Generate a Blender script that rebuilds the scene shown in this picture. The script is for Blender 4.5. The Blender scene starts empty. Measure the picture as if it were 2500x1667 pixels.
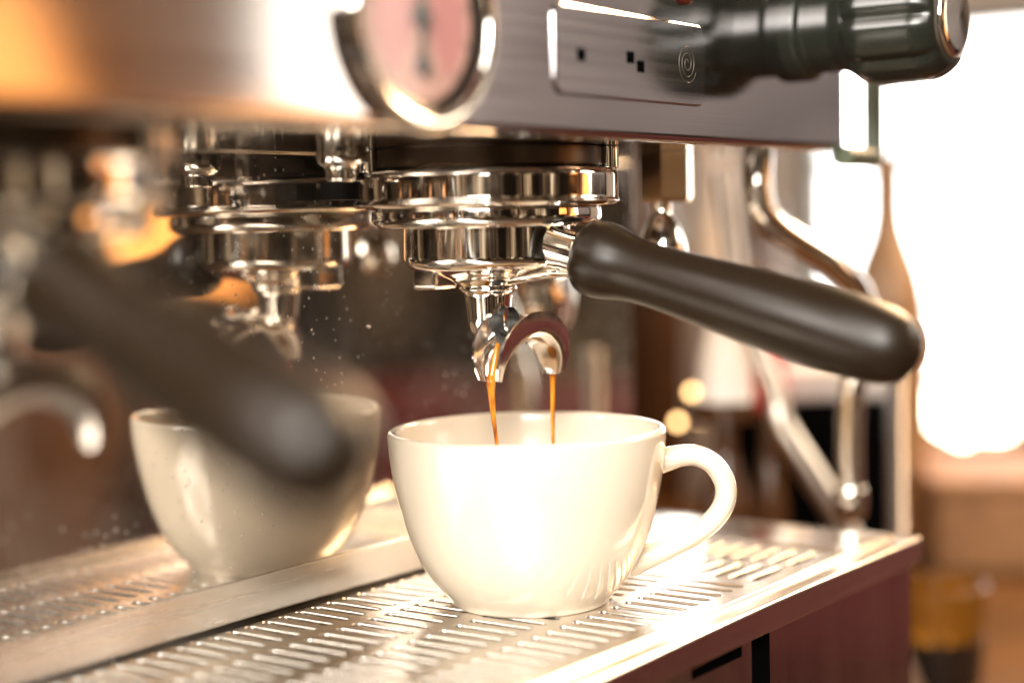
import bpy, bmesh, math, random
from mathutils import Vector, Matrix

random.seed(7)
sc = bpy.context.scene
col = sc.collection
MM = 0.001
PI = math.pi

# ------------------------------------------------------------------ camera
cam_d = bpy.data.cameras.new("camera")
cam = bpy.data.objects.new("camera", cam_d)
col.objects.link(cam)
sc.camera = cam
yaw, pitch, roll = math.radians(35.547), math.radians(4.072), math.radians(-1.352)
v = Vector((math.cos(yaw) * math.cos(pitch), math.sin(yaw) * math.cos(pitch), -math.sin(pitch)))
r = Vector((math.sin(yaw), -math.cos(yaw), 0))
u = r.cross(v)
cr, sr = math.cos(roll), math.sin(roll)
r2 = cr * r + sr * u
u2 = -sr * r + cr * u
m = Matrix((r2, u2, -v)).transposed().to_4x4()
m.translation = Vector((-0.46231, -0.325093, 0.129355))
cam.matrix_world = m
cam_d.sensor_width = 36.0
cam_d.lens = 58.60
cam_d.clip_start = 0.02
cam_d.clip_end = 50.0
cam_d.dof.use_dof = True
cam_d.dof.focus_distance = 0.562
cam_d.dof.aperture_fstop = 2.6

# ------------------------------------------------------------------ world: dim warm surroundings of the cafe
W = bpy.data.worlds.new("World")
sc.world = W
W.use_nodes = True
nt = W.node_tree
nt.nodes.clear()
out = nt.nodes.new("ShaderNodeOutputWorld")
bg = nt.nodes.new("ShaderNodeBackground")
tc = nt.nodes.new("ShaderNodeTexCoord")
mp = nt.nodes.new("ShaderNodeMapping")
mp.inputs["Scale"].default_value = (3.2, 3.2, 1.3)
mp.inputs["Location"].default_value = (4.3, 8.7, 0.4)
nz = nt.nodes.new("ShaderNodeTexNoise")
nz.inputs["Scale"].default_value = 2.9
nz.inputs["Detail"].default_value = 5.0
rp = nt.nodes.new("ShaderNodeValToRGB")
els = rp.color_ramp.elements
els[0].position, els[0].color = 0.40, (0.016, 0.010, 0.006, 1)
els[1].position, els[1].color = 0.72, (2.2, 1.75, 1.25, 1)
for pos, c in ((0.50, (0.05, 0.032, 0.020, 1)), (0.56, (0.22, 0.135, 0.075, 1)), (0.62, (0.75, 0.52, 0.31, 1))):
    e = els.new(pos)
    e.color = c
nt.links.new(tc.outputs["Generated"], mp.inputs["Vector"])
nt.links.new(mp.outputs["Vector"], nz.inputs["Vector"])
nt.links.new(nz.outputs["Fac"], rp.inputs["Fac"])
nt.links.new(rp.outputs["Color"], bg.inputs["Color"])
bg.inputs["Strength"].default_value = 0.36
nt.links.new(bg.outputs["Background"], out.inputs["Surface"])

# ------------------------------------------------------------------ lamps
def area(name, loc, target, sx, sy, power, color):
    d = bpy.data.lights.new(name, 'AREA')
    d.shape = 'RECTANGLE'
    d.size, d.size_y = sx, sy
    d.energy = power
    d.color = color
    o = bpy.data.objects.new(name, d)
    col.objects.link(o)
    o.location = loc
    o.rotation_euler = (Vector(target) - Vector(loc)).to_track_quat('-Z', 'Y').to_euler()
    return o

area("shop_window_light", (-1.05, -0.55, 1.10), (0, 0, 0.05), 0.60, 0.60, 12, (1.0, 0.93, 0.83))
area("side_window_light", (-1.30, -0.56, 0.62), (0, 0, 0.05), 0.80, 0.60, 28, (1.0, 0.96, 0.89))
area("front_window_light", (1.30, -1.30, 0.36), (0, 0, 0.10), 0.20, 0.36, 0.6, (1.0, 0.90, 0.76))
area("front_tray_light", (1.30, -1.25, 0.82), (0, 0, 0.05), 1.1, 0.34, 9, (1.0, 0.86, 0.68))  # added high wide lamp that brightens the tray by way of the backsplash
area("ceiling_light", (1.05, -0.10, 0.74), (0.02, -0.05, 0.0), 0.40, 0.40, 17, (1.0, 0.66, 0.36))

sc.view_settings.view_transform = 'Standard'
sc.view_settings.look = 'None'
sc.view_settings.gamma = 1.0
sc.view_settings.use_curve_mapping = False
sc.view_settings.exposure = 1.03
sc.cycles.max_bounces = 10
sc.cycles.glossy_bounces = 6
sc.cycles.transmission_bounces = 6
sc.cycles.caustics_reflective = True
sc.cycles.caustics_refractive = False
sc.cycles.blur_glossy = 0.6
sc.cycles.sample_clamp_indirect = 6.0
sc.cycles.use_denoising = True

# ------------------------------------------------------------------ materials
def mat(name, color, metallic=0.0, rough=0.5, **kw):
    M = bpy.data.materials.new(name)
    M.use_nodes = True
    b = M.node_tree.nodes["Principled BSDF"]
    b.inputs["Base Color"].default_value = (*color, 1)
    b.inputs["Metallic"].default_value = metallic
    b.inputs["Roughness"].default_value = rough
    for k, val in kw.items():
        b.inputs[k.replace("_", " ")].default_value = val
    return M

def nodes_of(M):
    n = M.node_tree.nodes
    return n, M.node_tree.links, n["Principled BSDF"]

def noise(n, l, scale, vec_scale=(1, 1, 1), detail=4.0, rough=0.55, rot=(0, 0, 0)):
    t = n.new("ShaderNodeTexCoord")
    mpn = n.new("ShaderNodeMapping")
    mpn.inputs["Scale"].default_value = vec_scale
    mpn.inputs["Rotation"].default_value = rot
    nn = n.new("ShaderNodeTexNoise")
    nn.inputs["Scale"].default_value = scale
    nn.inputs["Detail"].default_value = detail
    nn.inputs["Roughness"].default_value = rough
    l.new(t.outputs["Object"], mpn.inputs["Vector"])
    l.new(mpn.outputs["Vector"], nn.inputs["Vector"])
    return nn

def ramp(n, l, src, stops):
    rr = n.new("ShaderNodeValToRGB")
    e = rr.color_ramp.elements
    e[0].position, e[0].color = stops[0][0], (*stops[0][1], 1)
    e[1].position, e[1].color = stops[-1][0], (*stops[-1][1], 1)
    for p_, c_ in stops[1:-1]:
        x = e.new(p_)
        x.color = (*c_, 1)
    l.new(src, rr.inputs["Fac"])
    return rr

def maprange(n, l, src, a, b, c, d):
    mr = n.new("ShaderNodeMapRange")
    mr.inputs["From Min"].default_value = a
    mr.inputs["From Max"].default_value = b
    mr.inputs["To Min"].default_value = c
    mr.inputs["To Max"].default_value = d
    l.new(src, mr.inputs["Value"])
    return mr.outputs["Result"]

def bump(n, l, b, src, strength, dist, prev=None):
    bp = n.new("ShaderNodeBump")
    bp.inputs["Strength"].default_value = strength
    bp.inputs["Distance"].default_value = dist
    l.new(src, bp.inputs["Height"])
    if prev is not None:
        l.new(prev, bp.inputs["Normal"])
    l.new(bp.outputs["Normal"], b.inputs["Normal"])
    return bp.outputs["Normal"]

# chrome
M_chrome = mat("chrome", (0.80, 0.76, 0.70), 1.0, 0.06)
n, l, b = nodes_of(M_chrome)
nn = noise(n, l, 90, detail=5)
l.new(maprange(n, l, nn.outputs["Fac"], 0.35, 0.75, 0.035, 0.13), b.inputs["Roughness"])
bump(n, l, b, nn.outputs["Fac"], 0.05, 0.0004)
res_ = noise(n, l, 60, detail=9, rough=0.75)
rr = ramp(n, l, res_.outputs["Fac"], [(0.50, (0.80, 0.76, 0.70)), (0.62, (0.74, 0.68, 0.60)), (0.74, (0.46, 0.36, 0.27))])
l.new(rr.outputs["Color"], b.inputs["Base Color"])

# older chrome with a fine brushed direction, for the spout
M_spout = mat("worn_steel", (0.80, 0.76, 0.72), 1.0, 0.16)
n, l, b = nodes_of(M_spout)
nn = noise(n, l, 260, (1, 1, 0.25), detail=5)
l.new(maprange(n, l, nn.outputs["Fac"], 0.3, 0.8, 0.09, 0.26), b.inputs["Roughness"])
bump(n, l, b, nn.outputs["Fac"], 0.10, 0.0004)

# brushed panel steel
def brushed(name, color, r0, r1, vs, strength=0.12):
    M = mat(name, color, 1.0, 0.25)
    n, l, b = nodes_of(M)
    a = noise(n, l, 6, vs, detail=8, rough=0.7)
    c = noise(n, l, 14, (1, 1, 1), detail=5)
    l.new(maprange(n, l, a.outputs["Fac"], 0.3, 0.72, r0, r1), b.inputs["Roughness"])
    nrm = bump(n, l, b, a.outputs["Fac"], strength, 0.0005)
    # dried specks and wiping marks
    vo = n.new("ShaderNodeTexVoronoi")
    vo.inputs["Scale"].default_value = 150
    t = n.new("ShaderNodeTexCoord")
    l.new(t.outputs["Object"], vo.inputs["Vector"])
    sp = maprange(n, l, vo.outputs["Distance"], 0.05, 0.16, 1.0, 0.0)
    gate = maprange(n, l, c.outputs["Fac"], 0.55, 0.68, 0.0, 1.0)
    mu = n.new("ShaderNodeMath")
    mu.operation = 'MULTIPLY'
    l.new(sp, mu.inputs[0])
    l.new(gate, mu.inputs[1])
    mix = n.new("ShaderNodeMix")
    mix.data_type = 'RGBA'
    tint = ramp(n, l, c.outputs["Fac"], [(0.3, tuple(x * 0.86 for x in color)), (0.7, color)])
    l.new(mu.outputs[0], mix.inputs["Factor"])
    l.new(tint.outputs["Color"], mix.inputs[6])
    mix.inputs[7].default_value = (0.80, 0.74, 0.66, 1)
    l.new(mix.outputs[2], b.inputs["Base Color"])
    return M

M_panel = brushed("brushed_panel", (0.60, 0.575, 0.58), 0.06, 0.14, (0.35, 1, 60), 0.03)
M_plate = brushed("name_plate_steel", (0.62, 0.60, 0.615), 0.09, 0.18, (0.35, 1, 60), 0.035)
M_tray = brushed("tray_steel", (0.66, 0.60, 0.55), 0.14, 0.26, (0.5, 24, 24), 0.07)
M_front = brushed("tray_front_steel", (0.60, 0.56, 0.54), 0.10, 0.24, (16, 1, 1.2), 0.018)
M_grate = brushed("grate_steel", (0.72, 0.68, 0.63), 0.15, 0.30, (1, 1, 1), 0.05)
n, l, b = nodes_of(M_grate)
st_ = noise(n, l, 38, detail=8, rough=0.7)
old = b.inputs["Base Color"].links[0].from_socket
mxs = n.new("ShaderNodeMix")
mxs.data_type = 'RGBA'
l.new(maprange(n, l, st_.outputs["Fac"], 0.56, 0.70, 0.0, 0.7), mxs.inputs["Factor"])
l.new(old, mxs.inputs[6])
mxs.inputs[7].default_value = (0.36, 0.25, 0.16, 1)
l.new(mxs.outputs[2], b.inputs["Base Color"])
M_strip = brushed("strip_steel", (0.74, 0.71, 0.67), 0.18, 0.30, (0.5, 30, 30), 0.05)

# backsplash mirror with smears and splash marks
M_mirror = mat("polished_backsplash", (0.46, 0.425, 0.39), 1.0, 0.03)
n, l, b = nodes_of(M_mirror)
sm = noise(n, l, 11, (1, 1, 1), detail=6, rough=0.65)
fine = noise(n, l, 160, (1, 1, 0.6), detail=3)
rgh = maprange(n, l, sm.outputs["Fac"], 0.38, 0.75, 0.010, 0.10)
l.new(rgh, b.inputs["Roughness"])
vo = n.new("ShaderNodeTexVoronoi")
vo.inputs["Scale"].default_value = 260
t = n.new("ShaderNodeTexCoord")
l.new(t.outputs["Object"], vo.inputs["Vector"])
sp = maprange(n, l, vo.outputs["Distance"], 0.08, 0.20, 1.0, 0.0)
gate = maprange(n, l, sm.outputs["Fac"], 0.42, 0.62, 0.0, 0.85)
mu = n.new("ShaderNodeMath")
mu.operation = 'MULTIPLY'
l.new(sp, mu.inputs[0])
l.new(gate, mu.inputs[1])
veil = maprange(n, l, sm.outputs["Fac"], 0.38, 0.74, 0.0, 0.15)
ad = n.new("ShaderNodeMath")
ad.operation = 'ADD'
ad.use_clamp = True
l.new(mu.outputs[0], ad.inputs[0])
l.new(veil, ad.inputs[1])
inv = n.new("ShaderNodeMath")
inv.operation = 'SUBTRACT'
inv.inputs[0].default_value = 1.0
l.new(ad.outputs[0], inv.inputs[1])
l.new(inv.outputs[0], b.inputs["Metallic"])
nb = bump(n, l, b, fine.outputs["Fac"], 0.012, 0.0003)
warp = noise(n, l, 26, (1, 1, 1), detail=2)
bump(n, l, b, warp.outputs["Fac"], 0.02, 0.002, nb)
dust = n.new("ShaderNodeMix")
dust.data_type = 'RGBA'
l.new(ad.outputs[0], dust.inputs["Factor"])
dust.inputs[6].default_value = (0.62, 0.59, 0.555, 1)
dust.inputs[7].default_value = (0.55, 0.49, 0.42, 1)
l.new(dust.outputs[2], b.inputs["Base Color"])

M_dark = mat("dark_metal", (0.10, 0.075, 0.055), 1.0, 0.32)
M_black = mat("matt_black", (0.012, 0.011, 0.010), 0.0, 0.55)
M_pan = mat("drip_pan_steel", (0.42, 0.38, 0.34), 1.0, 0.35)
M_handle = mat("handle_black", (0.012, 0.007, 0.0036), 0.0, 0.36, Specular_IOR_Level=0.3)
n, l, b = nodes_of(M_handle)
nn = noise(n, l, 500, detail=3)
nn = noise(n, l, 45, detail=6)
l.new(maprange(n, l, nn.outputs["Fac"], 0.3, 0.7, 0.27, 0.42), b.inputs["Roughness"])
M_knob = mat("knob_plastic", (0.010, 0.011, 0.008), 0.0, 0.26)

# glazed china
M_china = mat("glazed_china", (0.66, 0.565, 0.445), 0.0, 0.16, Coat_Weight=0.6, Coat_Roughness=0.05)
n, l, b = nodes_of(M_china)
nn = noise(n, l, 30, detail=3)
l.new(maprange(n, l, nn.outputs["Fac"], 0.3, 0.7, 0.12, 0.22), b.inputs["Roughness"])
bump(n, l, b, nn.outputs["Fac"], 0.03, 0.001)

M_coffee = mat("espresso_crema", (0.62, 0.23, 0.025), 0.0, 0.12, Coat_Weight=0.5)
b = M_coffee.node_tree.nodes["Principled BSDF"]
b.inputs["Subsurface Weight"].default_value = 0.35
b.inputs["Subsurface Radius"].default_value = (0.004, 0.0015, 0.0005)
b.inputs["Subsurface Scale"].default_value = 1.0
n, l, b = nodes_of(M_coffee)
nn = noise(n, l, 420, (1, 1, 0.12), detail=3)
rr = ramp(n, l, nn.outputs["Fac"], [(0.36, (0.13, 0.032, 0.002)), (0.50, (0.40, 0.13, 0.006)), (0.64, (0.66, 0.28, 0.025))])
l.new(rr.outputs["Color"], b.inputs["Base Color"])

M_water = mat("water", (1, 1, 1), 0.0, 0.0, Transmission_Weight=1.0, IOR=1.33)
def thin_glass(name, amount):
    M = bpy.data.materials.new(name)
    M.use_nodes = True
    n = M.node_tree.nodes
    l = M.node_tree.links
    n.clear()
    o = n.new("ShaderNodeOutputMaterial")
    mx = n.new("ShaderNodeMixShader")
    tr = n.new("ShaderNodeBsdfTransparent")
    gl = n.new("ShaderNodeBsdfGlossy")
    gl.inputs["Roughness"].default_value = 0.02
    mx.inputs["Fac"].default_value = amount
    l.new(tr.outputs[0], mx.inputs[1])
    l.new(gl.outputs[0], mx.inputs[2])
    l.new(mx.outputs[0], o.inputs["Surface"])
    return M
M_glass = thin_glass("window_glass", 0.05)
M_gaugeglass = thin_glass("gauge_glass", 0.03)
M_dial = mat("dial_cream", (0.46, 0.25, 0.20), 0.0, 0.6)
M_dialred = mat("dial_red", (0.42, 0.17, 0.155), 0.0, 0.6)
M_hole = mat("slot_black", (0.002, 0.002, 0.002), 0, 1.0, Specular_IOR_Level=0.0)
M_ink = mat("black_ink", (0.02, 0.02, 0.02), 0.0, 0.6)
M_engrave = mat("engraved_line", (0.055, 0.045, 0.038), 0.6, 0.5)
M_red = mat("red_lens", (0.08, 0.010, 0.006), 0.0, 0.08, Coat_Weight=1.0)

def wood(name, c0, c1, rough=0.45, vs=(1.5, 14, 14)):
    M = mat(name, c0, 0.0, rough)
    n, l, b = nodes_of(M)
    a = noise(n, l, 7, vs, detail=6, rough=0.6)
    rr = ramp(n, l, a.outputs["Fac"], [(0.32, c0), (0.70, c1)])
    l.new(rr.outputs["Color"], b.inputs["Base Color"])
    bump(n, l, b, a.outputs["Fac"], 0.12, 0.002)
    return M

M_wood = wood("counter_wood", (0.050, 0.019, 0.0045), (0.11, 0.046, 0.012), 0.62)
M_wood.node_tree.nodes["Principled BSDF"].inputs["Specular IOR Level"].default_value = 0.08
M_wallw = wood("wall_wood", (0.11, 0.060, 0.034), (0.22, 0.125, 0.068), 0.5, (2, 2, 16))
M_plaster = mat("plaster_wall", (0.62, 0.50, 0.42), 0.0, 0.8)
M_frame = mat("window_frame_paint", (0.07, 0.085, 0.05), 0.0, 0.4)

def emis(name, color, strength):
    M = bpy.data.materials.new(name)
    M.use_nodes = True
    b = M.node_tree.nodes["Principled BSDF"]
    b.inputs["Base Color"].default_value = (*color, 1)
    b.inputs["Emission Color"].default_value = (*color, 1)
    b.inputs["Emission Strength"].default_value = strength
    return M

M_sky = emis("bright_daylight", (1.0, 0.99, 0.95), 6.5)
M_bulb = emis("lamp_glow", (1.0, 0.86, 0.62), 14.0)
M_amberbulb = emis("amber_bulb_glow", (1.0, 0.58, 0.24), 6.0)
M_shade = emis("orange_lamp_shade", (1.0, 0.43, 0.11), 0.6)

# ------------------------------------------------------------------ helpers
def link(name, me, material, parent=None, loc=None, rotz=0.0, sharp=35):
    if sharp is not None:
        for p_ in me.polygons:
            p_.use_smooth = True
        me.set_sharp_from_angle(angle=math.radians(sharp))
    o = bpy.data.objects.new(name, me)
    col.objects.link(o)
    if sharp is not None:
        wn = o.modifiers.new("weighted_normals", 'WEIGHTED_NORMAL')
        wn.keep_sharp = True
        wn.weight = 100
    if material is not None:
        me.materials.append(material)
    if parent is not None:
        o.parent = parent
    if loc is not None:
        o.location = Vector(loc) * MM
    o.rotation_euler = (0, 0, rotz)
    return o

def mesh(name, vs, fs):
    me = bpy.data.meshes.new(name)
    me.from_pydata([Vector(p_) * MM for p_ in vs], [], fs)
    bm = bmesh.new()
    bm.from_mesh(me)
    bmesh.ops.remove_doubles(bm, verts=bm.verts, dist=1e-7)
    bmesh.ops.recalc_face_normals(bm, faces=bm.faces)
    bm.to_mesh(me)
    bm.free()
    me.update()
    return me

def part(name, vs, fs, material, parent=None, loc=None, rotz=0.0, sharp=35):
    return link(name, mesh(name, vs, fs), material, parent, loc, rotz, sharp)

def lathe(profile, seg=96, closed=False):
    """profile: list of (radius, height) -> verts, faces around z"""
    vs, fs = [], []
    for (rad, z) in profile:
        for k in range(seg):
            a = 2 * PI * k / seg
            vs.append((rad * math.cos(a), rad * math.sin(a), z))
    N = len(profile)
    for i in range(N - 1 + (1 if closed else 0)):
        i2 = (i + 1) % N
        for k in range(seg):
            k2 = (k + 1) % seg
            fs.append((i * seg + k, i * seg + k2, i2 * seg + k2, i2 * seg + k))
    return vs, fs

def fillet(pts, radii, n=6):
    """round the corners of an open polyline"""
    res = []
    for i, p_ in enumerate(pts):
        rad = radii[i] if i < len(radii) else 0
        if i == 0 or i == len(pts) - 1 or rad <= 0:
            res.append(tuple(p_))
            continue
        a, bb, c = Vector((*pts[i - 1], 0)), Vector((*p_, 0)), Vector((*pts[i + 1], 0))
        d1, d2 = (a - bb), (c - bb)
        t1 = min(rad, d1.length * .49)
        t2 = min(rad, d2.length * .49)
        tt = min(t1, t2)
        s, e = bb + d1.normalized() * tt, bb + d2.normalized() * tt
        for k in range(n + 1):
            w = k / n
            q = s * (1 - w) ** 2 + bb * 2 * w * (1 - w) + e * w * w
            res.append((q.x, q.y))
    return res

def sweep(path, radii, seg=24, caps=True, squash=None):
    """tube along a list of points with a radius for each point"""
    P = [Vector(p_) for p_ in path]
    vs, fs = [], []
    T = []
    for i in range(len(P)):
        a = P[max(i - 1, 0)]
        c = P[min(i + 1, len(P) - 1)]
        T.append((c - a).normalized())
    ref = Vector((0, 0, 1)) if abs(T[0].z) < 0.9 else Vector((1, 0, 0))
    nrm = (ref - T[0] * ref.dot(T[0])).normalized()
    for i in range(len(P)):
        nrm = (nrm - T[i] * nrm.dot(T[i])).normalized()
        bi = T[i].cross(nrm)
        rad = radii[i]
        ra, rb = (rad, rad) if not isinstance(rad, tuple) else rad
        for k in range(seg):
            a = 2 * PI * k / seg
            vs.append(P[i] + nrm * (ra * math.cos(a)) + bi * (rb * math.sin(a)))
    for i in range(len(P) - 1):
        for k in range(seg):
            k2 = (k + 1) % seg
            fs.append((i * seg + k, i * seg + k2, (i + 1) * seg + k2, (i + 1) * seg + k))
    if caps:
        fs.append(tuple(range(seg)))
        fs.append(tuple((len(P) - 1) * seg + k for k in range(seg)))
    return [tuple(q) for q in vs], fs

def spline(pts, n=10):
    """Catmull-Rom through points (any dimension tuples)"""
    P = [pts[0]] + list(pts) + [pts[-1]]
    res = []
    for i in range(1, len(P) - 2):
        for k in range(n):
            t_ = k / n
            q = []
            for d in range(len(P[0])):
                p0, p1, p2, p3 = P[i - 1][d], P[i][d], P[i + 1][d], P[i + 2][d]
                q.append(0.5 * ((2 * p1) + (-p0 + p2) * t_ + (2 * p0 - 5 * p1 + 4 * p2 - p3) * t_ ** 2 + (-p0 + 3 * p1 - 3 * p2 + p3) * t_ ** 3))
            res.append(tuple(q))
    res.append(tuple(pts[-1]))
    return res

def boxgeo(x0, x1, y0, y1, z0, z1):
    vs = [(x0, y0, z0), (x1, y0, z0), (x1, y1, z0), (x0, y1, z0), (x0, y0, z1), (x1, y0, z1), (x1, y1, z1), (x0, y1, z1)]
    fs = [(0, 3, 2, 1), (4, 5, 6, 7), (0, 1, 5, 4), (1, 2, 6, 5), (2, 3, 7, 6), (3, 0, 4, 7)]
    return vs, fs

def bevbox(name, x0, x1, y0, y1, z0, z1, material, parent=None, bev=0.6, seg=3, loc=None, rotz=0.0):
    vs, fs = boxgeo(x0, x1, y0, y1, z0, z1)
    me = mesh(name, vs, fs)
    bm = bmesh.new()
    bm.from_mesh(me)
    bmesh.ops.bevel(bm, geom=bm.edges[:], offset=bev * MM, segments=seg, affect='EDGES', profile=0.5)
    bm.to_mesh(me)
    bm.free()
    return link(name, me, material, parent, loc, rotz, 40)

def extrude_x(prof, x0, x1, cap=True):
    """profile (y, z) extruded along x"""
    N = len(prof)
    vs = [(x0, y, z) for y, z in prof] + [(x1, y, z) for y, z in prof]
    fs = [(i, i + 1, N + i + 1, N + i) for i in range(N - 1)]
    if cap:
        fs.append((N - 1, 0, N, 2 * N - 1))
        fs.append(tuple(range(N)))
        fs.append(tuple(N + i for i in range(N)))
    return vs, fs

def tag(o, label, cat, group=None):
    o["label"] = label
    o["category"] = cat
    if group:
        o["group"] = group
    return o

def thing(name, label, cat, loc=(0, 0, 0), rotz=0.0, group=None):
    o = bpy.data.objects.new(name, None)
    o.empty_display_size = 0.02
    col.objects.link(o)
    o.location = Vector(loc) * MM
    o.rotation_euler = (0, 0, rotz)
    return tag(o, label, cat, group)

def struct(o):
    o["kind"] = "structure"
    return o

# ------------------------------------------------------------------ setting
CZ = -107.0     # counter height
struct(bevbox("counter", -900, 1500, -125, 900, CZ - 40, CZ, M_wood, bev=3))
struct(part("floor", *boxgeo(-3000, 2500, -3500, 3000, -1010, -1000), mat("dark_floor", (0.09, 0.055, 0.035), 0, 0.5), sharp=None))
# far wall with the window opening and an added one higher up
WX = 2200
vs, fs = [], []
for bx in (boxgeo(WX, WX + 120, 960, 1010, -1000, 1500), boxgeo(WX, WX + 120, 1010, 1750, -1000, 290), boxgeo(WX, WX + 120, 1010, 1750, 800, 1500), boxgeo(WX, WX + 120, 1750, 3000, -1000, 1500), boxgeo(WX, WX + 120, 60, 960, -1000, -150),
           boxgeo(WX, WX + 120, 60, 960, 450, 1500), boxgeo(WX, WX + 120, -700, 60, -1000, 1500)):
    o_ = len(vs)
    vs += bx[0]
    fs += [tuple(i + o_ for i in f) for f in bx[1]]
struct(part("wall", vs, fs, M_plaster, sharp=None))
struct(part("sky", [(3400, 0, -420), (3400, 2900, -420), (3400, 2900, 1350), (3400, 0, 1350)], [(0, 1, 2, 3)], M_sky, sharp=None))

win = thing("window", "bright overexposed window with thin dark green glazing bars behind the machine", "window", (WX + 60, 500, -150))
def wpart(name, x0, x1, y0, y1, z0, z1, M):
    return bevbox(name, x0, x1, y0 - 500, y1 - 500, z0 + 150, z1 + 150, M, win, bev=2)
wpart("frame_jamb", -25, 25, 930, 960, -150, 450, M_frame)
wpart("frame_jamb", -25, 25, 60, 90, -150, 450, M_frame)
wpart("frame_head", -25, 25, 90, 930, 420, 450, M_frame)
wpart("sill", -60, 40, 60, 960, -175, -150, M_plaster)
wpart("mullion", -18, 18, 806, 830, -150, 420, M_frame)
wpart("transom", -16, 16, 830, 930, 205, 222, M_frame)
wpart("transom", -16, 16, 90, 806, -40, -24, M_frame)
wpart("pane", -2, 2, 830, 930, 222, 420, M_glass)
wpart("pane", -2, 2, 830, 930, -150, 205, M_glass)
wpart("pane", -2, 2, 90, 806, -24, 420, M_glass)
wpart("pane", -2, 2, 90, 806, -150, -40, M_glass)

glare_win = thing("window", "added window high on the far wall, out of view, its glare brightening the tray end", "window", (WX + 60, 1380, 290))  # added opening hidden by the housing, whitens the far end of the tray
for nm, b_ in (("frame_jamb", (-370, -345, 0, 510)), ("frame_jamb", (345, 370, 0, 510)), ("frame_head", (-344, 344, 480, 510)), ("sill", (-344, 344, 0, 25)), ("mullion", (-12, 12, 25.5, 479.5))):
    bevbox(nm, -25, 25, b_[0], b_[1], b_[2], b_[3], M_frame, glare_win, bev=2)
for b_ in ((-344, -12.5), (12.5, 344)):
    bevbox("pane", -2, 2, b_[0], b_[1], 25.5, 479.5, M_glass, glare_win, bev=.5)

# ------------------------------------------------------------------ espresso machine
mc = thing("espresso_machine", "stainless steel espresso machine with mirrored backsplash, gauge and black steam knob", "espresso machine", (0, 0, CZ))
OZ = -CZ
def mpart(name, vs, fs, M, parent=None, sharp=35, loc=None):
    if parent is None:
        vs = [(x, y, z + OZ) for x, y, z in vs]
        parent = mc
    return part(name, vs, fs, M, parent, sharp=sharp, loc=loc)

BX0, BX1, BY, BZ = -460, 161, -45.0, 154.5
prof = fillet([(BY, 340), (BY, BZ), (66, BZ), (66, 340)], [0, 3.2, 0, 0], 8)
mpart("housing", *extrude_x(prof, BX0, BX1), M_panel, sharp=30)
# polished backsplash with its steel trim
MY = 63.5
bs = bevbox("backsplash", BX0, 174, MY, MY + 1.6, -6 + OZ, BZ - 0.2 + OZ, M_mirror, mc, bev=0.3)
vs, fs = extrude_x(fillet([(MY - 0.1, 14.2), (62.2, 14.6), (62.0, 1.8), (MY - 0.1, 1.4)], [0, .5, .4, 0], 4), BX0, 173)
mpart("backsplash_trim", vs, fs, M_strip)

# name plate: rounded plate standing slightly proud
def rrect(x0, x1, z0, z1, rad, n=8):
    pts = []
    for cx, cz, a0 in ((x1 - rad, z1 - rad, 0), (x0 + rad, z1 - rad, 90), (x0 + rad, z0 + rad, 180), (x1 - rad, z0 + rad, 270)):
        for k in range(n + 1):
            a = math.radians(a0 + 90 * k / n)
            pts.append((cx + rad * math.cos(a), cz + rad * math.sin(a)))
    return pts
outl = rrect(-46, 46, 167.3, 194.7, 4.5)
outi = rrect(-45.4, 45.4, 167.9, 194.1, 4.0)
N = len(outl)
vs = [(x, BY, z) for x, z in outl] + [(x, BY - 0.55, z) for x, z in outl] + [(x, BY - 0.95, z) for x, z in outi]
fs = []
for lv in range(2):
    for k in range(N):
        k2 = (k + 1) % N
        fs.append((lv * N + k, lv * N + k2, (lv + 1) * N + k2, (lv + 1) * N + k))
fs.append(tuple(2 * N + k for k in range(N)))
plate = mpart("name_plate", vs, fs, M_plate, sharp=20)
PY = BY - 0.95
pts, rads = [], []
for k in range(150):
    w = k / 149
    a = math.radians(-60 + 360 * 2.85 * w) 
    rad = 0.9 + 6.0 * w
    pts.append((33.5 - 0.92 * rad * math.sin(a), PY, 181.3 + OZ + rad * math.cos(a)))
    rads.append(0.17)
vs, fs = sweep(pts, rads, 6)
part("spiral_mark", vs, fs, M_engrave, plate)
for hx, hz in ((-31.8, 179.9), (-3.1, 180.9), (3.1, 178.4)):
    bevbox("square_slot", hx - 2.3, hx + 2.3, PY - 0.12, PY + 0.8, hz - 1.9 + OZ, hz + 1.9 + OZ, M_hole, plate, bev=0.08)

# pilot lamp
vs, fs = lathe([(5.2, 0), (5.2, 1.5), (4.6, 2.0), (4.2, 2.6), (3.2, 4.0), (1.6, 4.9), (0.01, 5.1)], 32)
pl = part("pilot_lamp", [(34.0 + x, BY - z, 206.0 + y + OZ) for x, y, z in vs], fs, M_red, mc)

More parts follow.
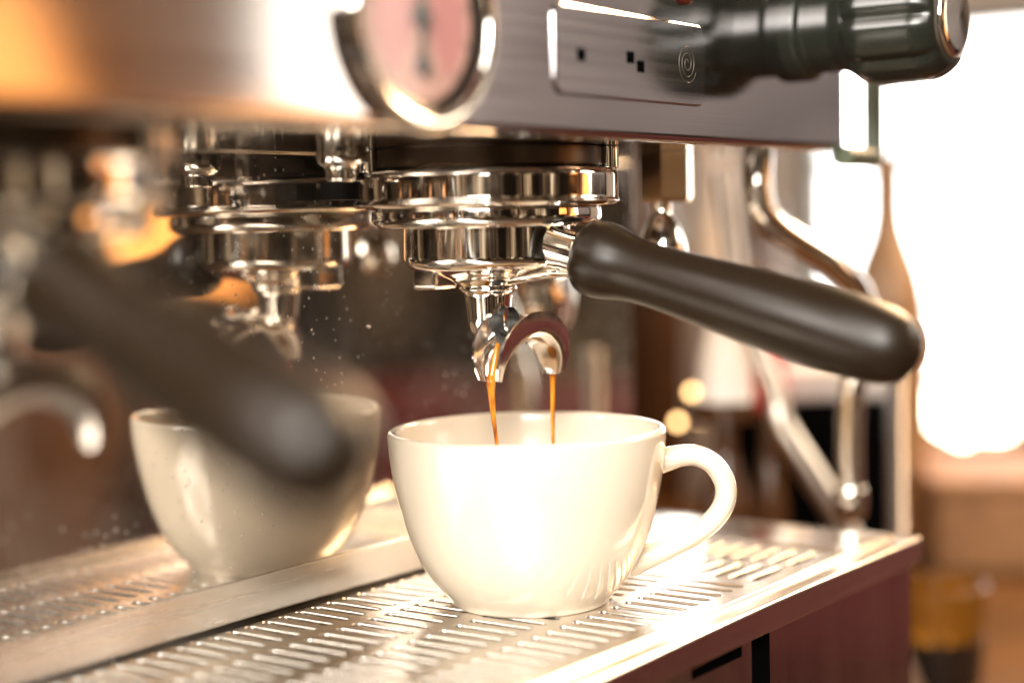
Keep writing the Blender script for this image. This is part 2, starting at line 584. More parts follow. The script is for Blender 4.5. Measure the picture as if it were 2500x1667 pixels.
# pressure gauge
GX, GZ, GR = -110.9, 184.7, 31.0
def disc(vs_):
    return [(GX + x, BY - z, GZ + y + OZ) for x, y, z in vs_]
vs, fs = lathe(fillet([(GR - 1.5, 0), (GR, 1.0), (GR, 4.6), (GR - 2.2, 5.8), (GR - 4.2, 4.8), (GR - 4.6, 3.6)], [0, .6, 1.2, 1.2, .6, 0], 6), 96)
gauge = part("pressure_gauge", disc(vs), fs, M_chrome, mc)
vs, fs = lathe(fillet([(GR - 4.6, 3.7), (GR - 6.0, 2.6), (22.5, 1.4)], [0, 1, 0], 4), 96)
part("inner_ring", disc(vs), fs, M_dark, gauge)
vs, fs = lathe([(22.7, 1.4), (0.01, 1.4)], 64)
part("dial", disc(vs), fs, M_dial, gauge)
def sector(a0, a1, r0, r1, z):
    vs_, fs_ = [], []
    n_ = 24
    for k in range(n_ + 1):
        a = math.radians(a0 + (a1 - a0) * k / n_)
        vs_ += [(r0 * math.cos(a), r0 * math.sin(a), z), (r1 * math.cos(a), r1 * math.sin(a), z)]
    fs_ = [(2 * k, 2 * k + 2, 2 * k + 3, 2 * k + 1) for k in range(n_)]
    return vs_, fs_
vs, fs = sector(-55, 235, 4, 19.5, 1.5)
part("red_zone", disc(vs), fs, M_dialred, gauge)
for k in range(11):
    a = math.radians(225 - 27 * k)
    ca, sa = math.cos(a), math.sin(a)
    q = [(20.0, -0.4), (22.0, -0.4), (22.0, 0.4), (20.0, 0.4)]
    part("tick_mark", disc([(x * ca - y * sa, x * sa + y * ca, 1.6) for x, y in q]), [(0, 1, 2, 3)], M_ink, gauge)
vs, fs = boxgeo(-1.3, 1.3, -16, 19, 2.2, 2.6)
part("needle", disc(vs), fs, M_ink, gauge)
for q, rr_ in ((0, 3.4), (-13, 2.6)):
    vs, fs = lathe([(rr_, 1.5), (rr_, 2.9), (rr_ * .7, 3.3), (0.01, 3.3)], 20)
    part("needle_hub" if q == 0 else "needle_tail", disc([(x, y + q, z) for x, y, z in vs]), fs, M_ink, gauge)
vs, fs = lathe([(0.01, 3.6), (GR - 4.7, 3.6), (GR - 4.7, 4.1), (0.01, 4.1)], 64)
part("glass", disc(vs), fs, M_gaugeglass, gauge)

# steam knob on the front
KX, KZ = 121.0, 199.0
def kn(vs_):
    return [(KX + x, BY - z, KZ + y + OZ) for x, y, z in vs_]
vs, fs = lathe(fillet([(19, 0), (19, 6), (16.5, 8), (16.5, 20), (19, 24), (19, 28)], [0, 2, 1, 2, 2, 0], 4), 48)
knob = part("steam_knob", kn(vs), fs, M_knob, mc)
seg = 96
prof = fillet([(10, 23), (19, 24), (23.2, 30), (22.4, 54), (18.5, 60), (14.2, 60.5)], [0, 3, 4, 5, 3, 0], 5)
vs, fs = [], []
for (rad, z) in prof:
    for k in range(seg):
        a = 2 * PI * k / seg
        dip = max(0.0, math.cos(a * 8)) ** 3 * 1.7 * min(1, max(0, (rad - 17) / 4))
        vs.append(((rad - dip) * math.cos(a), (rad - dip) * math.sin(a), z))
for i in range(len(prof) - 1):
    for k in range(seg):
        k2 = (k + 1) % seg
        fs.append((i * seg + k, i * seg + k2, (i + 1) * seg + k2, (i + 1) * seg + k))
part("grip", kn(vs), fs, M_knob, knob)
vs, fs = lathe(fillet([(14.6, 58.5), (14.6, 61.6), (12, 62.4), (0.01, 62.8)], [0, 1.2, 1, 0], 4), 48)
part("end_cap", kn(vs), fs, M_chrome, knob)

# group heads: dark casting, polished locking ring, bolts
AX, AY = -1.0, 14.0
SP = 205.0
def group_head(ax):
    vs, fs = lathe(fillet([(24, BZ - .1), (40.5, BZ - .1), (40.5, 147.6), (20, 147.6)], [0, .5, 1.0, 0], 3), 96)
    g = part("group_head", [(x, y, z - 0) for x, y, z in vs], fs, M_dark, mc, loc=(ax, AY, OZ))
    rp_ = fillet([(30, 147.3), (43.6, 147.3), (45.2, 145.6), (45.2, 137.2), (46.0, 136.0), (43.2, 134.4), (38.0, 134.3), (30, 134.3)],
                 [0, 1.2, 1.6, 1.2, 1.3, 1.5, .5, 0], 6)
    vs, fs = lathe(rp_, 128)
    part("locking_ring", vs, fs, M_chrome, g)
    for ang in (-62, -42, 150):
        a = math.radians(ang)
        vs, fs = lathe(fillet([(0.01, 147.0), (3.4, 147.0), (3.4, BZ), (0.01, BZ)], [0, .4, .4, 0], 3), 24)
        part("bolt", [(x + 42.2 * math.cos(a), y + 42.2 * math.sin(a), z - 0.05) for x, y, z in vs], fs, M_chrome, g)
    vs, fs = boxgeo(-35, -25, 34, 44, 138.5, 144.5)
    part("stop_block", vs, fs, M_black, g)
    return g
group_head(AX)
group_head(AX - SP)

# domed chrome cap nuts under the housing
for bx_ in (-56.0, -56.0 - SP):
    vs, fs = lathe(fillet([(0.01, 143.6), (4.8, 143.7), (5.2, 148.4), (7.4, 149.4), (8.2, 152.0), (7.9, BZ - .1)], [0, 1, 1, 1.5, 2, 0], 5), 48)
    part("cap_nut", [(x + bx_, y + 31, z + OZ) for x, y, z in vs], fs, M_chrome, mc)

# steam wand and fittings at the right end
def wand(name, px, rads, M, parent=None, n=10):
    sp_ = spline([(*p_, rr_) for p_, rr_ in zip(px, rads)], n)
    vs, fs = sweep([(a, b_, c + OZ) for a, b_, c, d in sp_], [d for a, b_, c, d in sp_], 28)
    return part(name, vs, fs, M, parent or mc)
sw = wand("steam_wand", [(149.6, -12.6, 154.3), (148.4, -12.9, 139.2), (154.5, -16.1, 126.6), (187.3, -29.9, 107.0), (206.3, -32.4, 91.4), (211.2, -29.0, 69.9), (212.6, -24.6, 53.4), (212.0, -23.6, 30.0), (211.4, -23.8, 9.0)],
          [6.2, 6.2, 6.2, 5.8, 5.7, 5.7, 5.7, 5.7, 5.7], M_chrome)
wand("wand_tip", [(211.5, -23.8, 11.0), (211.4, -23.8, 9.0), (211.2, -23.8, 2.0), (210.9, -23.9, -2.0), (210.8, -23.9, -4.2), (210.8, -23.9, -4.9)], [6.0, 6.9, 7.1, 6.2, 3.9, 0.5], M_chrome, sw, 6)
# hexagonal outlet fitting with a bell below it
fx, fy = 83.0, -8.3
hexa = []
vs, fs = lathe([(0.01, BZ - .2), (10.4, BZ - .2), (10.4, 137.2), (9.2, 135.6), (0.01, 135.6)], 6)
ca, sa = math.cos(.35), math.sin(.35)
fit_ = part("outlet_fitting", [(fx + x * ca - y * sa, fy + x * sa + y * ca, z + OZ) for x, y, z in vs], fs, M_dark, mc, sharp=25)
fit_.data.materials[0] = mat("bronze_fitting", (0.55, 0.38, 0.24), 1.0, 0.22)
vs, fs = lathe(fillet([(0.01, 135.8), (3.6, 135.8), (3.4, 131.5), (6.5, 127), (9.2, 120.0), (9.0, 113.0), (6.0, 108.5), (0.01, 108)], [0, .5, 2, 4, 4, 4, 3, 0], 6), 48)
part("nozzle", [(fx - 2 + x, fy + 1 + y, z + OZ) for x, y, z in vs], fs, M_chrome, fit_)
# domed steel boss on the backsplash
vs, fs = lathe(fillet([(15.2, 0), (15.2, 2.5), (13.0, 5.2), (8.5, 8.2), (0.01, 9.4)], [0, 1.2, 2.5, 4, 0], 6), 64)
part("backsplash_boss", [(108.0 + x, MY - 0.05 - z, 98.0 + y * 1.2 + OZ) for x, y, z in vs], fs, M_chrome, mc)
# side frame: thin dark bar looped out from the right end
sp_ = fillet([(160.5, 152.6), (190.5, 152.6), (192.5, 330.0)], [0, 3, 0], 5)
vs, fs = sweep([(x, -45.0, z + OZ) for x, z in sp_], [4.2] * len(sp_), 12)
part("side_frame", vs, fs, M_frame, mc)

# drip tray: rim, front panel, pan, end rim
TX0, TX1 = -460, 165
prof = fillet([(-60.6, -4), (-60.6, 0.9), (-62.6, 0.9), (-63.4, -0.6), (-70.6, -0.9), (-72.4, 1.0), (-74.9, 0.8), (-75.3, -8.6), (-72.4, -8.8)],
              [0, .5, .6, .5, .9, .9, 1.2, .5, 0], 5)
mpart("tray_rim", *extrude_x(prof, TX0, TX1, cap=False), M_tray, sharp=30)
prof = fillet([(127.0, -4), (127.0, 0.7), (160.8, 0.9), (162.2, 1.5), (165.0, 1.2), (165.3, -8.6), (162.8, -8.8)], [0, .5, 1, .8, 1.2, .5, 0], 5)
N = len(prof)
vs = [(x, -60.9, z) for x, z in prof] + [(x, 63.4, z) for x, z in prof]
fs = [(i, i + 1, N + i + 1, N + i) for i in range(N - 1)]
mpart("tray_end_rim", vs, fs, M_tray, sharp=30)
vs, fs = boxgeo(TX0, 162.5, -72.2, 63, -88, -8.2)
o_ = len(vs)
vs2, fs2 = boxgeo(TX0, 162.4, -72.0, 62.8, -88.2, -16)
mpart("tray_front", *extrude_x([(-70.9, -6), (-70.9, -92), (-69.5, -92), (-69.5, -6)], TX0, 163.0), M_front)
# recess and seam in the tray front
bevbox("recess", -14, 19, -71.15, -70.0, -14.5 + OZ, -9.5 + OZ, M_hole, mc, bev=0.1)
bevbox("seam", 26.5, 39.0, -71.15, -70.0, -91 + OZ, -9.5 + OZ, M_hole, mc, bev=0.1)
mpart("tray_end", *boxgeo(161.2, 163.2, -69.3, 63, -92, -6), M_tray)
mpart("drip_pan", *boxgeo(TX0, 160.9, -69.2, 63, -22, -18), M_pan)
mpart("base", *boxgeo(TX0, 150, -40, 190, OZ * -1 + 0.2, -92.2), M_black)
# back body of the machine behind the backsplash
mpart("rear_housing", *boxgeo(BX0, 160, 65.6, 300, -92, 340), M_panel)

# ------------------------------------------------------------------ drip grate: pierced steel sheet
def grate():
    vs, fs = [], []
    def quad(x0, x1, y0, y1, z=0.0):
        b0 = len(vs)
        vs.extend([(x0, y0, z), (x1, y0, z), (x1, y1, z), (x0, y1, z)])
        fs.append((b0, b0 + 1, b0 + 2, b0 + 3))
    def cell(x0, x1, y0, y1, hw, l0, l1, along):
        """one slot; along 'y' or 'x'"""
        if along == 'x':
            x0, x1, y0, y1 = y0, y1, x0, x1
        cx = (x0 + x1) / 2
        n_ = 8
        loops = [[] for _ in range(6)]
        for cap, cy, a0, ye in ((0, l1 - hw, 0, y1), (1, l0 + hw, 180, y0)):
            for k in range(n_ + 1):
                a = math.radians(a0 + 180 * k / n_)
                c, s = math.cos(a), math.sin(a)
                mx = max(abs(c), abs(s))
                hx = (x1 - x0) / 2
                hy = abs(ye - cy)
                loops[0].append((cx + hx * c / mx, cy + hy * s / mx, 0.0))
                loops[1].append((cx + (hw + .62) * c, cy + (hw + .62) * s, 0.0))
                loops[2].append((cx + (hw + .38) * c, cy + (hw + .38) * s, -0.06))
                loops[3].append((cx + (hw + .15) * c, cy + (hw + .15) * s, -0.22))
                loops[4].append((cx + hw * c, cy + hw * s, -0.6))
                loops[5].append((cx + hw * c, cy + hw * s, -2.4))
        M_ = len(loops[0])
        b0 = len(vs)
        for lp in loops:
            for (x, y, z) in lp:
                vs.append((y, x, z) if along == 'x' else (x, y, z))
        for lv in range(5):
            for k in range(M_):
                k2 = (k + 1) % M_
                fs.append((b0 + lv * M_ + k, b0 + lv * M_ + k2, b0 + (lv + 1) * M_ + k2, b0 + (lv + 1) * M_ + k))
    P = 8.0
    XE = 62.0
    cols = [(36.5, 59.0, 2.8), (7.0, 31.0, 7.8), (-23.5, 1.0, 6.4), (-53.3, -29.5, 5.6)]
    ybands = [59.9, 33.8, 4.0, -26.5, -56.0]
    for ci, (l0, l1, ph) in enumerate(cols):
        y1, y0 = ybands[ci], ybands[ci + 1]
        x = -440 + ph
        quad(-448, x - P / 2, y0, y1)
        while x + P / 2 < XE:
            cell(x - P / 2, x + P / 2, y0, y1, 1.75, l0, l1, 'y')
            x += P
        quad(x - P / 2, XE, y0, y1)
    # end section with slots running the other way
    for (xa, xb, la, lb) in ((XE, 93.6, 65.0, 90.5), (93.6, 126.4, 96.5, 121.0)):
        y = -56.0 + 1.0
        quad(xa, xb, -56.0, y)
        while y + 7.7 < 58.5:
            cell(xa, xb, y, y + 7.7, 1.75, la, lb, 'x')
            y += 7.7
        quad(xa, xb, y, 59.9)
    quad(-448, 126.4, -60.2, -56.0)
    # turned down edges
    e = [(-448, -60.2), (126.4, -60.2), (126.4, 59.9), (-448, 59.9)]
    for k in range(4):
        a, c = e[k], e[(k + 1) % 4]
        b0 = len(vs)
        vs.extend([(a[0], a[1], 0), (c[0], c[1], 0), (c[0], c[1], -3.5), (a[0], a[1], -3.5)])
        fs.append((b0, b0 + 1, b0 + 2, b0 + 3))
    me = bpy.data.meshes.new("drip_grate")
    me.from_pydata([Vector(q) * MM for q in vs], [], fs)
    bm = bmesh.new()
    bm.from_mesh(me)
    bmesh.ops.remove_doubles(bm, verts=bm.verts, dist=2e-6)
    bmesh.ops.recalc_face_normals(bm, faces=bm.faces)
    bm.to_mesh(me)
    bm.free()
    return link("drip_grate", me, M_grate, sharp=40)
tag(grate(), "slotted stainless steel drip grate that the white cup stands on", "drip grate")

# ------------------------------------------------------------------ portafilters
def portafilter(loc, rot, spout_rot, label):
    t = thing("portafilter", label, "portafilter", loc, rot, "portafilters locked into the groups")
    # basket body, rim, cone and spout tube
    rim = fillet([(30, 134.2), (39.2, 134.2), (39.4, 130.2), (37.6, 128.0), (28.6, 127.8)], [0, .6, 1.6, 1.4, 0], 6)
    vs, fs = lathe(rim, 112)
    part("rim", vs, fs, M_chrome, t)
    body = fillet([(28.4, 127.9), (28.6, 116.6), (26.5, 114.2), (20, 112.8), (12.5, 110.2), (9.6, 107.8)], [0, 2.2, 2.0, 3, 3, 0], 6)
    vs, fs = lathe(body, 112)
    part("basket_body", vs, fs, M_chrome, t)
    tube = fillet([(9.6, 107.9), (10.0, 106.9), (9.4, 106.0), (8.5, 105.6), (8.2, 104.6), (7.2, 95.0), (5.8, 91.4), (0.01, 89.2)], [0, .5, .5, .3, .3, 3, 3.5, 0], 6)
    vs, fs = lathe(tube, 64)
    part("spout_tube", vs, fs, M_chrome, t)
    bevbox("rest_lug", -7, 7, 17.5, 27.6, 106.8, 116.5, M_chrome, t, bev=1.6, seg=4)
    # neck with its web
    L0, z0, L1, z1 = 22.0, 122.2, 45.0, 116.4
    nk = [(0, -(L0 + (L1 - L0) * w), z0 + (z1 - z0) * w) for w in (0, .15, .3, .5, .75, 1)]
    vs, fs = sweep(nk, [(8.6, 9.2), (8.0, 8.4), (7.3, 7.6), (6.9, 7.2), (6.7, 7.0), (6.7, 7.0)], 40)
    nkp = part("neck", vs, fs, M_chrome, t)
    vs, fs = sweep([(0, -9, 109.5), (0, -18, 111.2), (0, -28, 112.6), (0, -36, 112.0)], [(1.4, 4.5), (1.8, 4.0), (2.0, 3.4), (1.0, 2.6)], 24)
    part("web", vs, fs, M_chrome, nkp)
    # handle
    Ls, zs, Le, ze = 38.0, 118.35, 141.0, 90.4
    st = [(0, 8.6), (0.7, 10.4), (2.2, 11.8), (5, 12.6), (9, 12.7), (13, 12.0), (18, 10.9), (25, 10.25), (33, 10.35), (42, 10.8), (52, 11.4), (64, 12.1), (76, 12.6), (88, 12.9),
          (98, 12.8), (106, 12.2), (110.5, 11.2), (114, 9.4), (116.4, 7.0), (117.8, 4.4), (118.5, 2.2), (118.7, 0.3)]
    st = spline(st, 3)
    dv = Vector((0, -(Le - Ls), ze - zs)).normalized()
    path = [Vector((0, -Ls, zs)) + dv * s for s, _ in st]
    vs, fs = sweep(path, [max(q, 0.2) for _, q in st], 56)
    part("handle", vs, fs, M_handle, t, sharp=60)
    # double spout: channel bent over an arch, open along the outside
    na, vs, fs = 48, [], []
    cross_n = None
    for i in range(na + 1):
        w = i / na
        th_ = PI * w
        cx_, sn = -math.cos(th_), math.sin(th_)
        e_ = abs(2 * w - 1)                      # 0 at the top, 1 at the tips
        pin = Vector((15.4 * cx_, 0, 76.6 + 12.6 * sn ** 0.9 if sn > 0 else 76.6))
        dep = 10.2 - 5.6 * e_ ** 2.2
        rd = Vector((cx_, 0, max(sn, 0.0) * 1.0 + 0.22 * e_)).normalized()
        wd = 7.9 - 3.9 * e_ ** 2.4
        th0 = 0.9
        prof_o = [(1.0, 1.0), (0.72, 1.0), (0.42, 0.96), (0.20, 0.84), (0.06, 0.60), (0.0, 0.25), (0.0, -0.25), (0.06, -0.60), (0.20, -0.84), (0.42, -0.96), (0.72, -1.0), (1.0, -1.0)]
        ring = []
        for s, y in prof_o:
            ring.append(pin + rd * (s * dep) + Vector((0, y * wd, 0)))
        for s, y in reversed(prof_o):
            sd = th0 + s * (dep - th0)
            ring.append(pin + rd * sd + Vector((0, y * (wd - th0), 0)))
        cross_n = len(ring)
        vs += [tuple(q) for q in ring]
    for i in range(na):
        for k in range(cross_n):
            k2 = (k + 1) % cross_n
            fs.append((i * cross_n + k, i * cross_n + k2, (i + 1) * cross_n + k2, (i + 1) * cross_n + k))
    h_ = cross_n // 2
    for base in (0, na * cross_n):
        for k in range(h_ - 1):
            fs.append((base + k, base + k + 1, base + cross_n - 2 - k, base + cross_n - 1 - k))
    me = mesh("spout", [(x, y - 13.5, z) for x, y, z in vs], fs)
    so = link("spout", me, M_spout, t, None, spout_rot, 40)
    # outlet from the tube into the channel
    vs, fs = sweep([(0, -3.5, 95.5), (0, -9.5, 96.0)], [4.6, 4.9], 28, caps=False)
    part("outlet", vs, fs, M_black, so)
    return t
portafilter((AX, AY, 0), math.radians(2.3), math.radians(-2.3), "chrome portafilter in focus pouring espresso into the white cup")
portafilter((AX - SP, AY, 0), math.radians(-14.5), math.radians(8.0), "blurred nearest portafilter at the left edge with a black handle across the reflection")

# ------------------------------------------------------------------ cup
cup = thing("coffee_cup", "cream white china cup standing on the grate under the double spout", "cup", (0, 0, 0.0))
outer = [(24.6, 0.9), (25.2, 0.15), (26.6, 0.1), (27.3, 0.9), (28.4, 2.4), (32.2, 6.6), (36.0, 12.0), (39.4, 18.6), (42.0, 26.0), (44.1, 34.0), (45.8, 42.0), (46.9, 50.0), (47.4, 56.0), (47.55, 58.4)]
inner = [(47.2, 59.3), (46.3, 59.75), (45.2, 59.6), (44.4, 58.8), (44.0, 56.5), (43.2, 50), (41.9, 42), (40.2, 34), (37.8, 26), (34.0, 17.0), (28.5, 10), (20, 6.0), (10, 4.8), (0.01, 4.6)]
foot = [(0.01, 2.0), (22.0, 1.8)]
prf = spline(foot + outer, 4) + spline(inner, 4)
vs, fs = lathe(prf, 144)
part("bowl", vs, fs, M_china, cup, sharp=80)
# handle loop in the plane facing the camera's right
hd = Vector((math.sin(yaw), -math.cos(yaw), 0))
loop = [(43.5, 46.5, 4.0), (47.9, 47.7, 3.7), (52.5, 48.7, 3.35), (58.0, 48.6, 3.2), (63.5, 45.6, 3.2), (67.0, 40.2, 3.3), (67.7, 35.2, 3.3), (66.2, 30.2, 3.3), (62.3, 25.4, 3.25), (57.0, 21.6, 3.2), (51.2, 18.7, 3.3), (43.0, 15.2, 3.7), (34.0, 12.4, 4.6)]
lp = spline(loop, 8)
path = [tuple(hd * a + Vector((0, 0, z))) for a, z, _ in lp]
P = [Vector(q) for q in path]
vs, fs = [], []
side = Vector((0, 0, 1)).cross(hd)
SG = 28
for i in range(len(P)):
    T = (P[min(i + 1, len(P) - 1)] - P[max(i - 1, 0)]).normalized()
    nr = side.cross(T).normalized()
    ra = lp[i][2] * 1.12
    for k in range(SG):
        a = 2 * PI * k / SG
        vs.append(tuple(P[i] + nr * (ra * math.cos(a)) + side * (ra * 1.35 * math.sin(a))))
for i in range(len(P) - 1):
    for k in range(SG):
        k2 = (k + 1) % SG
        fs.append((i * SG + k, i * SG + k2, (i + 1) * SG + k2, (i + 1) * SG + k))
part("handle", vs, fs, M_china, cup, sharp=80)
vs, fs = lathe([(0.01, 12.0), (28, 12.0), (30.2, 12.2)], 64)
tag(part("espresso", vs, fs, M_coffee), "pool of espresso in the bottom of the white cup", "coffee")

# ------------------------------------------------------------------ coffee streams
def stream(pts, label):
    sp_ = spline(pts, 8)
    vs, fs = sweep([(a, b_, c) for a, b_, c, d in sp_], [d * 0.88 for a, b_, c, d in sp_], 16)
    return tag(part("coffee_stream", vs, fs, M_coffee, sharp=80), label, "coffee", "coffee streams from the spout")
stream([(-17.0, -1.2, 89.6, 0.7), (-18.4, -1.2, 86.2, 1.2), (-19.6, -1.0, 82.0, 1.5), (-20.2, -0.6, 78.6, 1.9), (-19.9, 0.0, 76.2, 1.75), (-19.2, 0.4, 72.5, 1.35), (-18.2, 0.4, 64.0, 0.95), (-17.0, 0.3, 56.0, 0.75), (-15.6, 0.2, 40.0, 0.65), (-14.2, 0, 12.0, 0.6)],
       "golden espresso stream pouring from the left, near spout")
stream([(17.2, 0.8, 80.0, 1.0), (17.6, 0.6, 78.0, 1.4), (17.4, 0.5, 76.3, 1.3), (17.2, 0.5, 72.0, 1.0), (16.8, 0.4, 64.0, 0.95), (16.5, 0.4, 54.0, 0.7), (16.2, 0.3, 38.0, 0.62), (16.0, 0.3, 12.0, 0.6)],
       "thin straight espresso stream falling from the right spout")

# ------------------------------------------------------------------ water drops on the backsplash
def drop(x, z, rx, rz, label):
    vs, fs = [], []
    for i in range(13):
        th_ = PI / 2 * i / 12
        for k in range(24):
            a = 2 * PI * k / 24
            vs.append((x + rx * math.cos(th_) * math.cos(a), MY - 0.05 - rx * 0.62 * math.sin(th_), z + rz * math.cos(th_) * math.sin(a) * (1.0 if math.sin(a) > 0 else 1.12)))
    for i in range(12):
        for k in range(24):
            k2 = (k + 1) % 24
            fs.append((i * 24 + k, i * 24 + k2, (i + 1) * 24 + k2, (i + 1) * 24 + k))
    fs.append(tuple(range(24)))
    tag(part("water_drop", vs, fs, M_water, sharp=60), label, "water drop", "water drops on the backsplash")
drop(-69.4, 139.9, 4.0, 4.0, "large clear water drop on the mirrored backsplash beside the ring reflection")
for k in range(10):
    drop(random.uniform(-75, -5), random.uniform(92, 128), random.uniform(.35, .9), random.uniform(.35, .9),
         "tiny water droplet splashed on the mirrored backsplash left of the spout")

# ------------------------------------------------------------------ background objects
def bottle(name, x, y, rad, h, neck, M, label, cat, capM=None, loc_z=CZ, grp=None):
    t = thing(name, label, cat, (x, y, loc_z), 0, grp)
    sh = h * 0.62
    prf = fillet([(0.01, 0), (rad, 0), (rad, sh), (neck, h * 0.80), (neck, h * 0.97)], [0, 4, rad * .7, rad * .4, 0], 6)
    vs, fs = lathe(prf, 48)
    part("body", vs, fs, M, t)
    vs, fs = lathe(fillet([(neck * 1.15, h * 0.95), (neck * 1.2, h), (0.01, h)], [0, 1.5, 0], 4), 32)
    part("cap", vs, fs, capM or M, t)
    return t
M_cream = mat("cream_glaze", (0.40, 0.33, 0.28), 0, 0.35)
M_brownglass = mat("brown_glass", (0.06, 0.025, 0.01), 0, 0.08)
M_amber = mat("amber_syrup", (0.26, 0.14, 0.06), 0, 0.35)
M_white = mat("white_plastic", (0.85, 0.83, 0.80), 0, 0.3)
M_redp = mat("red_plastic", (0.62, 0.04, 0.03), 0, 0.3)
bottle("syrup_bottle", 778, 355, 36, 292, 13, M_cream, "tall blurred cream bottle behind the steam wand", "bottle")
bottle("syrup_bottle", 742, 392, 34, 300, 13, M_brownglass, "tall blurred dark brown bottle just right of the backsplash edge", "bottle")
bottle("syrup_bottle", 800, 318, 30, 250, 12, M_brownglass, "blurred dark brown bottle beside the cream bottle", "bottle")
sb = bottle("sauce_bottle", 268, 68, 13.5, 150, 6, M_brownglass, "dark sauce bottle with white cone top under the black handle", "bottle", M_white)
vs, fs = lathe(fillet([(14.2, 146), (12.0, 168), (5.0, 196), (0.01, 198)], [0, 6, 3, 0], 5), 40)
part("cone_top", vs, fs, M_white, sb)
vs, fs = lathe(fillet([(0.01, 136), (15.6, 136), (15.6, 145.8), (0.01, 145.8)], [0, 1, 1, 0], 3), 40)
part("collar", vs, fs, M_brownglass, sb)
sb = bottle("sauce_bottle", 291, 55, 9.5, 146, 5, M_brownglass, "slim dark sauce bottle with red cone top beside the steel tube", "bottle", M_redp)
vs, fs = lathe(fillet([(9.8, 142), (8.6, 160), (4.0, 186), (0.01, 187)], [0, 6, 3, 0], 5), 40)
part("cone_top", vs, fs, M_redp, sb)
bottle("amber_bottle", 770, 193, 34, 285, 15, M_amber, "amber bottle with long neck standing in front of the window", "bottle")
bottle("amber_bottle", 880, 470, 60, 190, 20, M_amber, "squat amber bottle low behind the cup handle", "bottle")

# black grinder block and braided hose
gr = thing("coffee_grinder", "black coffee grinder body behind the steam wand tip", "grinder", (350, 66, CZ), math.radians(-52))
bevbox("body", -44, 44, -30, 30, 0, 140, M_hole, gr, bev=6)
bevbox("lid", -45, 45, -31, 31, 140.2, 156, mat("grey_plastic", (0.5, 0.47, 0.44), 0, .4), gr, bev=4)
vs, fs = [], []
pth, rd_ = [], []
for k in range(241):
    z = 62 - 168 * k / 240
    pth.append((271, -20, z))
    rd_.append(3.7 + 1.0 * math.sin(k * 2 * PI / 4))
vs, fs = sweep(pth, rd_, 16)
tag(part("braided_hose", [(x, y, z) for x, y, z in vs], fs, mat("braided_steel", (0.36, 0.33, 0.31), 1.0, 0.3), sharp=80), "braided steel hose hanging beside the black grinder", "hose")
# second wand lying beyond the tray end
sp_ = spline([(249.5, 56.6, 150, 5.0), (252, 50, 90, 5.0), (258.1, 35.8, 46, 5.4), (259.3, 32.3, 29.0, 6.6), (266, 19.5, 4.7, 6.6), (272.9, 7.2, -19.7, 6.4), (281, -7, -60, 6.2), (290, -20, CZ + 6, 6.0)], 8)
vs, fs = sweep([q[:3] for q in sp_], [q[3] for q in sp_], 24)
tag(part("steel_tube", vs, fs, mat("satin_tube", (0.72, 0.66, 0.58), 1.0, 0.3)), "slanting satin steel tube beyond the tray, left of the steam wand tip", "tube")

# amber tumbler on the counter
tb = thing("tumbler", "amber glass tumbler in a black sleeve beyond the tray corner", "glass", (336, -14, CZ))
vs, fs = lathe(fillet([(0.01, 0), (22, 0), (25.5, 50), (24.3, 50), (22.7, 33), (0.01, 33)], [0, 3, .6, .6, .5, 0], 4), 64)
part("glass", vs, fs, mat("amber_glass", (0.26, 0.10, 0.012), 0, 0.05, Transmission_Weight=0.5), tb)
vs, fs = lathe([(0.01, 1.0), (22.3, 0.6), (24.0, 24), (0.01, 24)], 48)
part("sleeve", vs, fs, mat("dark_coffee", (0.012, 0.008, 0.006), 0, 0.1), tb)

bottle("jar", 1232, 214, 30, 128, 24, mat("dull_red", (0.16, 0.03, 0.022), 0, .5), "small red jar at the right edge beside the globe lamp", "jar")
bx = thing("wooden_box", "small warm wooden box on the counter at lower right", "box", (660, 62, CZ), 0.5)
M_box = wood("box_wood", (0.16, 0.065, 0.018), (0.28, 0.125, 0.04), 0.6)
bevbox("body", -60, 60, -55, 55, 0, 52, M_box, bx, bev=3)
bevbox("lid", -63, 63, -58, 58, 52.3, 62, M_box, bx, bev=3)
# small globe lamp
lm = thing("globe_lamp", "small glowing globe lamp on a wooden foot at far right", "lamp", (1140, 262, CZ))
vs, fs = lathe(fillet([(0.01, 0), (62, 0), (62, 16), (20, 20), (0.01, 20)], [0, 3, 3, 3, 0], 4), 48)
part("foot", vs, fs, M_wood, lm)
for dx, dy in ((-10, 14), (12, -16)):
    prf = [(24 * math.sin(PI * k / 16) + 0.01, 44 - 24 * math.cos(PI * k / 16)) for k in range(17)]
    vs, fs = lathe(prf, 32)
    part("globe", [(x + dx, y + dy, z + (0 if dx < 0 else -6)) for x, y, z in vs], fs, M_bulb, lm)
# amber string bulbs low behind the cup
for (x, y, z, lb) in ((317, 123, 20, "amber string bulb nearest the cup rim, left of the lower pair"), (325, 113.0, 21.5, "amber string bulb right of the lower pair behind the cup"), (321.5, 116.5, 36, "amber string bulb just under the black handle, topmost of three")):
    prf = [(2.2 * math.sin(PI * k / 10) + 0.01, -2.2 * math.cos(PI * k / 10)) for k in range(11)]
    vs, fs = lathe(prf, 16)
    tag(part("string_bulb", [(a + x, b_ + y, c + z) for a, b_, c in vs], fs, M_amberbulb), lb, "bulb", "amber string bulbs")
for (x, y, z, lb) in ((1000, 305, -18, "warm white bulb glowing low at the foot of the window"), (1035, 232, -74, "warm white bulb right of the globe lamp over the counter"), (930, 255, -70, "warm white bulb left of the globe lamp above the tumbler")):
    prf = [(7.5 * math.sin(PI * k / 10) + 0.01, -7.5 * math.cos(PI * k / 10)) for k in range(11)]
    vs, fs = lathe(prf, 16)
    tag(part("string_bulb", [(a + x, b_ + y, c + z) for a, b_, c in vs], fs, M_bulb), lb, "bulb", "warm white string bulbs")
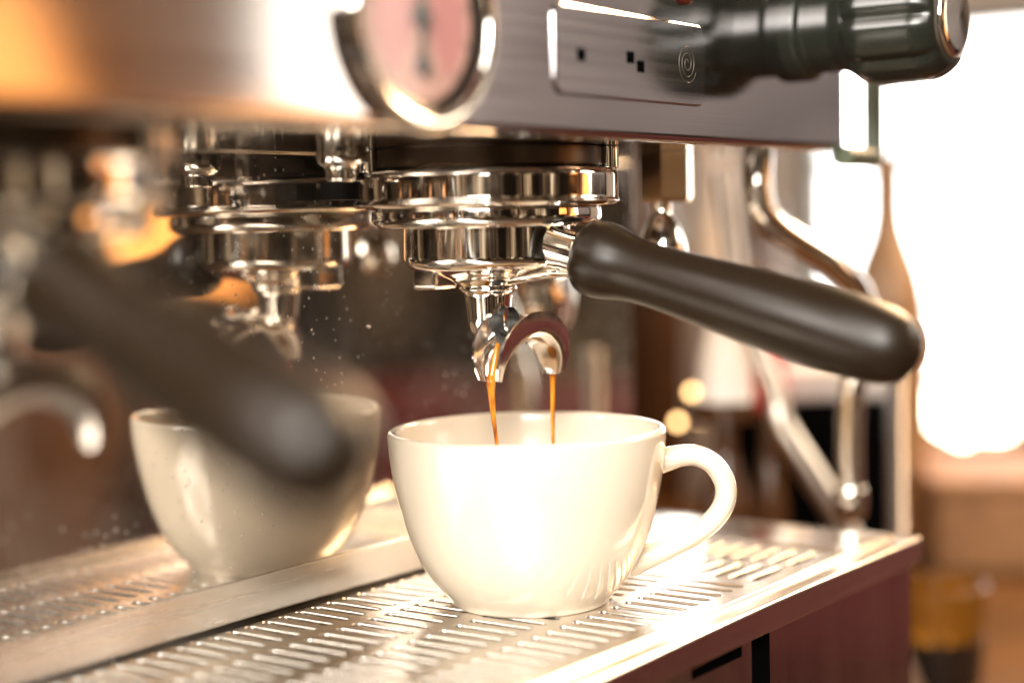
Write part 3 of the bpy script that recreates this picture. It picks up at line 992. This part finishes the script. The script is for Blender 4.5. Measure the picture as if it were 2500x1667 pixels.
# wooden cabinet behind the bottles
cb = thing("cabinet", "brown wooden cabinet behind the blurred bottles", "cabinet", (1250, 820, -1000))
bevbox("carcass", -220, 220, -330, 330, 0, 1000, M_wallw, cb, bev=6)
bevbox("top", -240, 240, -350, 350, 1000.5, 1030, M_wood, cb, bev=4)
for k in (-1, 1):
    bevbox("door", -238, -221, 8 if k > 0 else -322, 322 if k > 0 else -8, 40, 960, M_wallw, cb, bev=4)

# things standing opposite the machine, met in its mirrors
pd = thing("pendant_lamp", "orange glowing pendant lamp shade reflected at the left of the backsplash", "lamp", (800, -950, 60))
vs, fs = lathe(fillet([(118, 0), (112, 30), (70, 165), (22, 190), (0.01, 192)], [0, 10, 30, 10, 0], 6), 48)
vs_shade, fs_shade = vs, fs
part("shade", vs, fs, M_shade, pd)
vs, fs = sweep([(0, 0, 190), (0, 0, 1300)], [4, 4], 10)
part("cord", vs, fs, M_black, pd)
pd2 = thing("pendant_lamp", "orange pendant lamp shade mirrored in the far left of the steel housing", "lamp", (600, -1200, 215))
part("shade", vs_shade, fs_shade, M_shade, pd2)
part("cord", vs, fs, M_black, pd2)
pi_ = thing("pillar", "dark brown wooden pillar mirrored in the left of the steel housing", "pillar", (900, -1290, -1000))
bevbox("post", -95, 95, -95, 95, 60, 2200, M_wallw, pi_, bev=8)
bevbox("foot", -120, 120, -120, 120, 0, 59.5, M_wallw, pi_, bev=8)
M_board = mat("pale_board", (0.4, 0.39, 0.4), 0, 0.7)  # uneven grey of the added board, gives the panel a streaky reflection
n, l, b = nodes_of(M_board)
nn = noise(n, l, 3.2, (1, 1, 2.5), detail=5, rough=0.6)
rr = ramp(n, l, nn.outputs["Fac"], [(0.36, (0.13, 0.115, 0.12)), (0.52, (0.34, 0.32, 0.33)), (0.66, (0.52, 0.49, 0.50))])
l.new(rr.outputs["Color"], b.inputs["Base Color"])
mb = thing("reflector_board", "added blotchy grey board opposite the machine, lightening the reflection in the steel housing", "board", (1560, -1010, 190), math.radians(58))  # unseen board added as a reflector to lighten the front panel
bevbox("panel", -420, 420, -10, 10, 0, 430, M_board, mb, bev=3)
for sx in (-380, 380):
    bevbox("cord", sx - 2, sx + 2, -2, 2, 430.5, 1300, M_black, mb, bev=.3)
M_uph = mat("red_upholstery", (0.10, 0.013, 0.012), 0, 0.7)
def chair(loc, rz, label):
    c = thing("chair", label, "chair", loc, rz)
    bevbox("seat", -210, 210, -210, 210, 430, 480, M_uph, c, bev=18)
    bevbox("backrest", -200, 200, -240, -205, 620, 930, M_uph, c, bev=16)
    for sx in (-1, 1):
        for sy in (-1, 1):
            bevbox("leg", sx * 190 - 18, sx * 190 + 18, sy * 190 - 18, sy * 190 + 18, 0, 429, M_wallw, c, bev=4)
        bevbox("back_post", sx * 190 - 16, sx * 190 + 16, -238, -207, 481, 619, M_wallw, c, bev=4)
chair((1480, -680, -1000), math.radians(-110), "red upholstered chair mirrored dimly in the steel tray front")
chair((1250, -1150, -1000), math.radians(-140), "red upholstered chair mirrored low in the backsplash behind the spout")
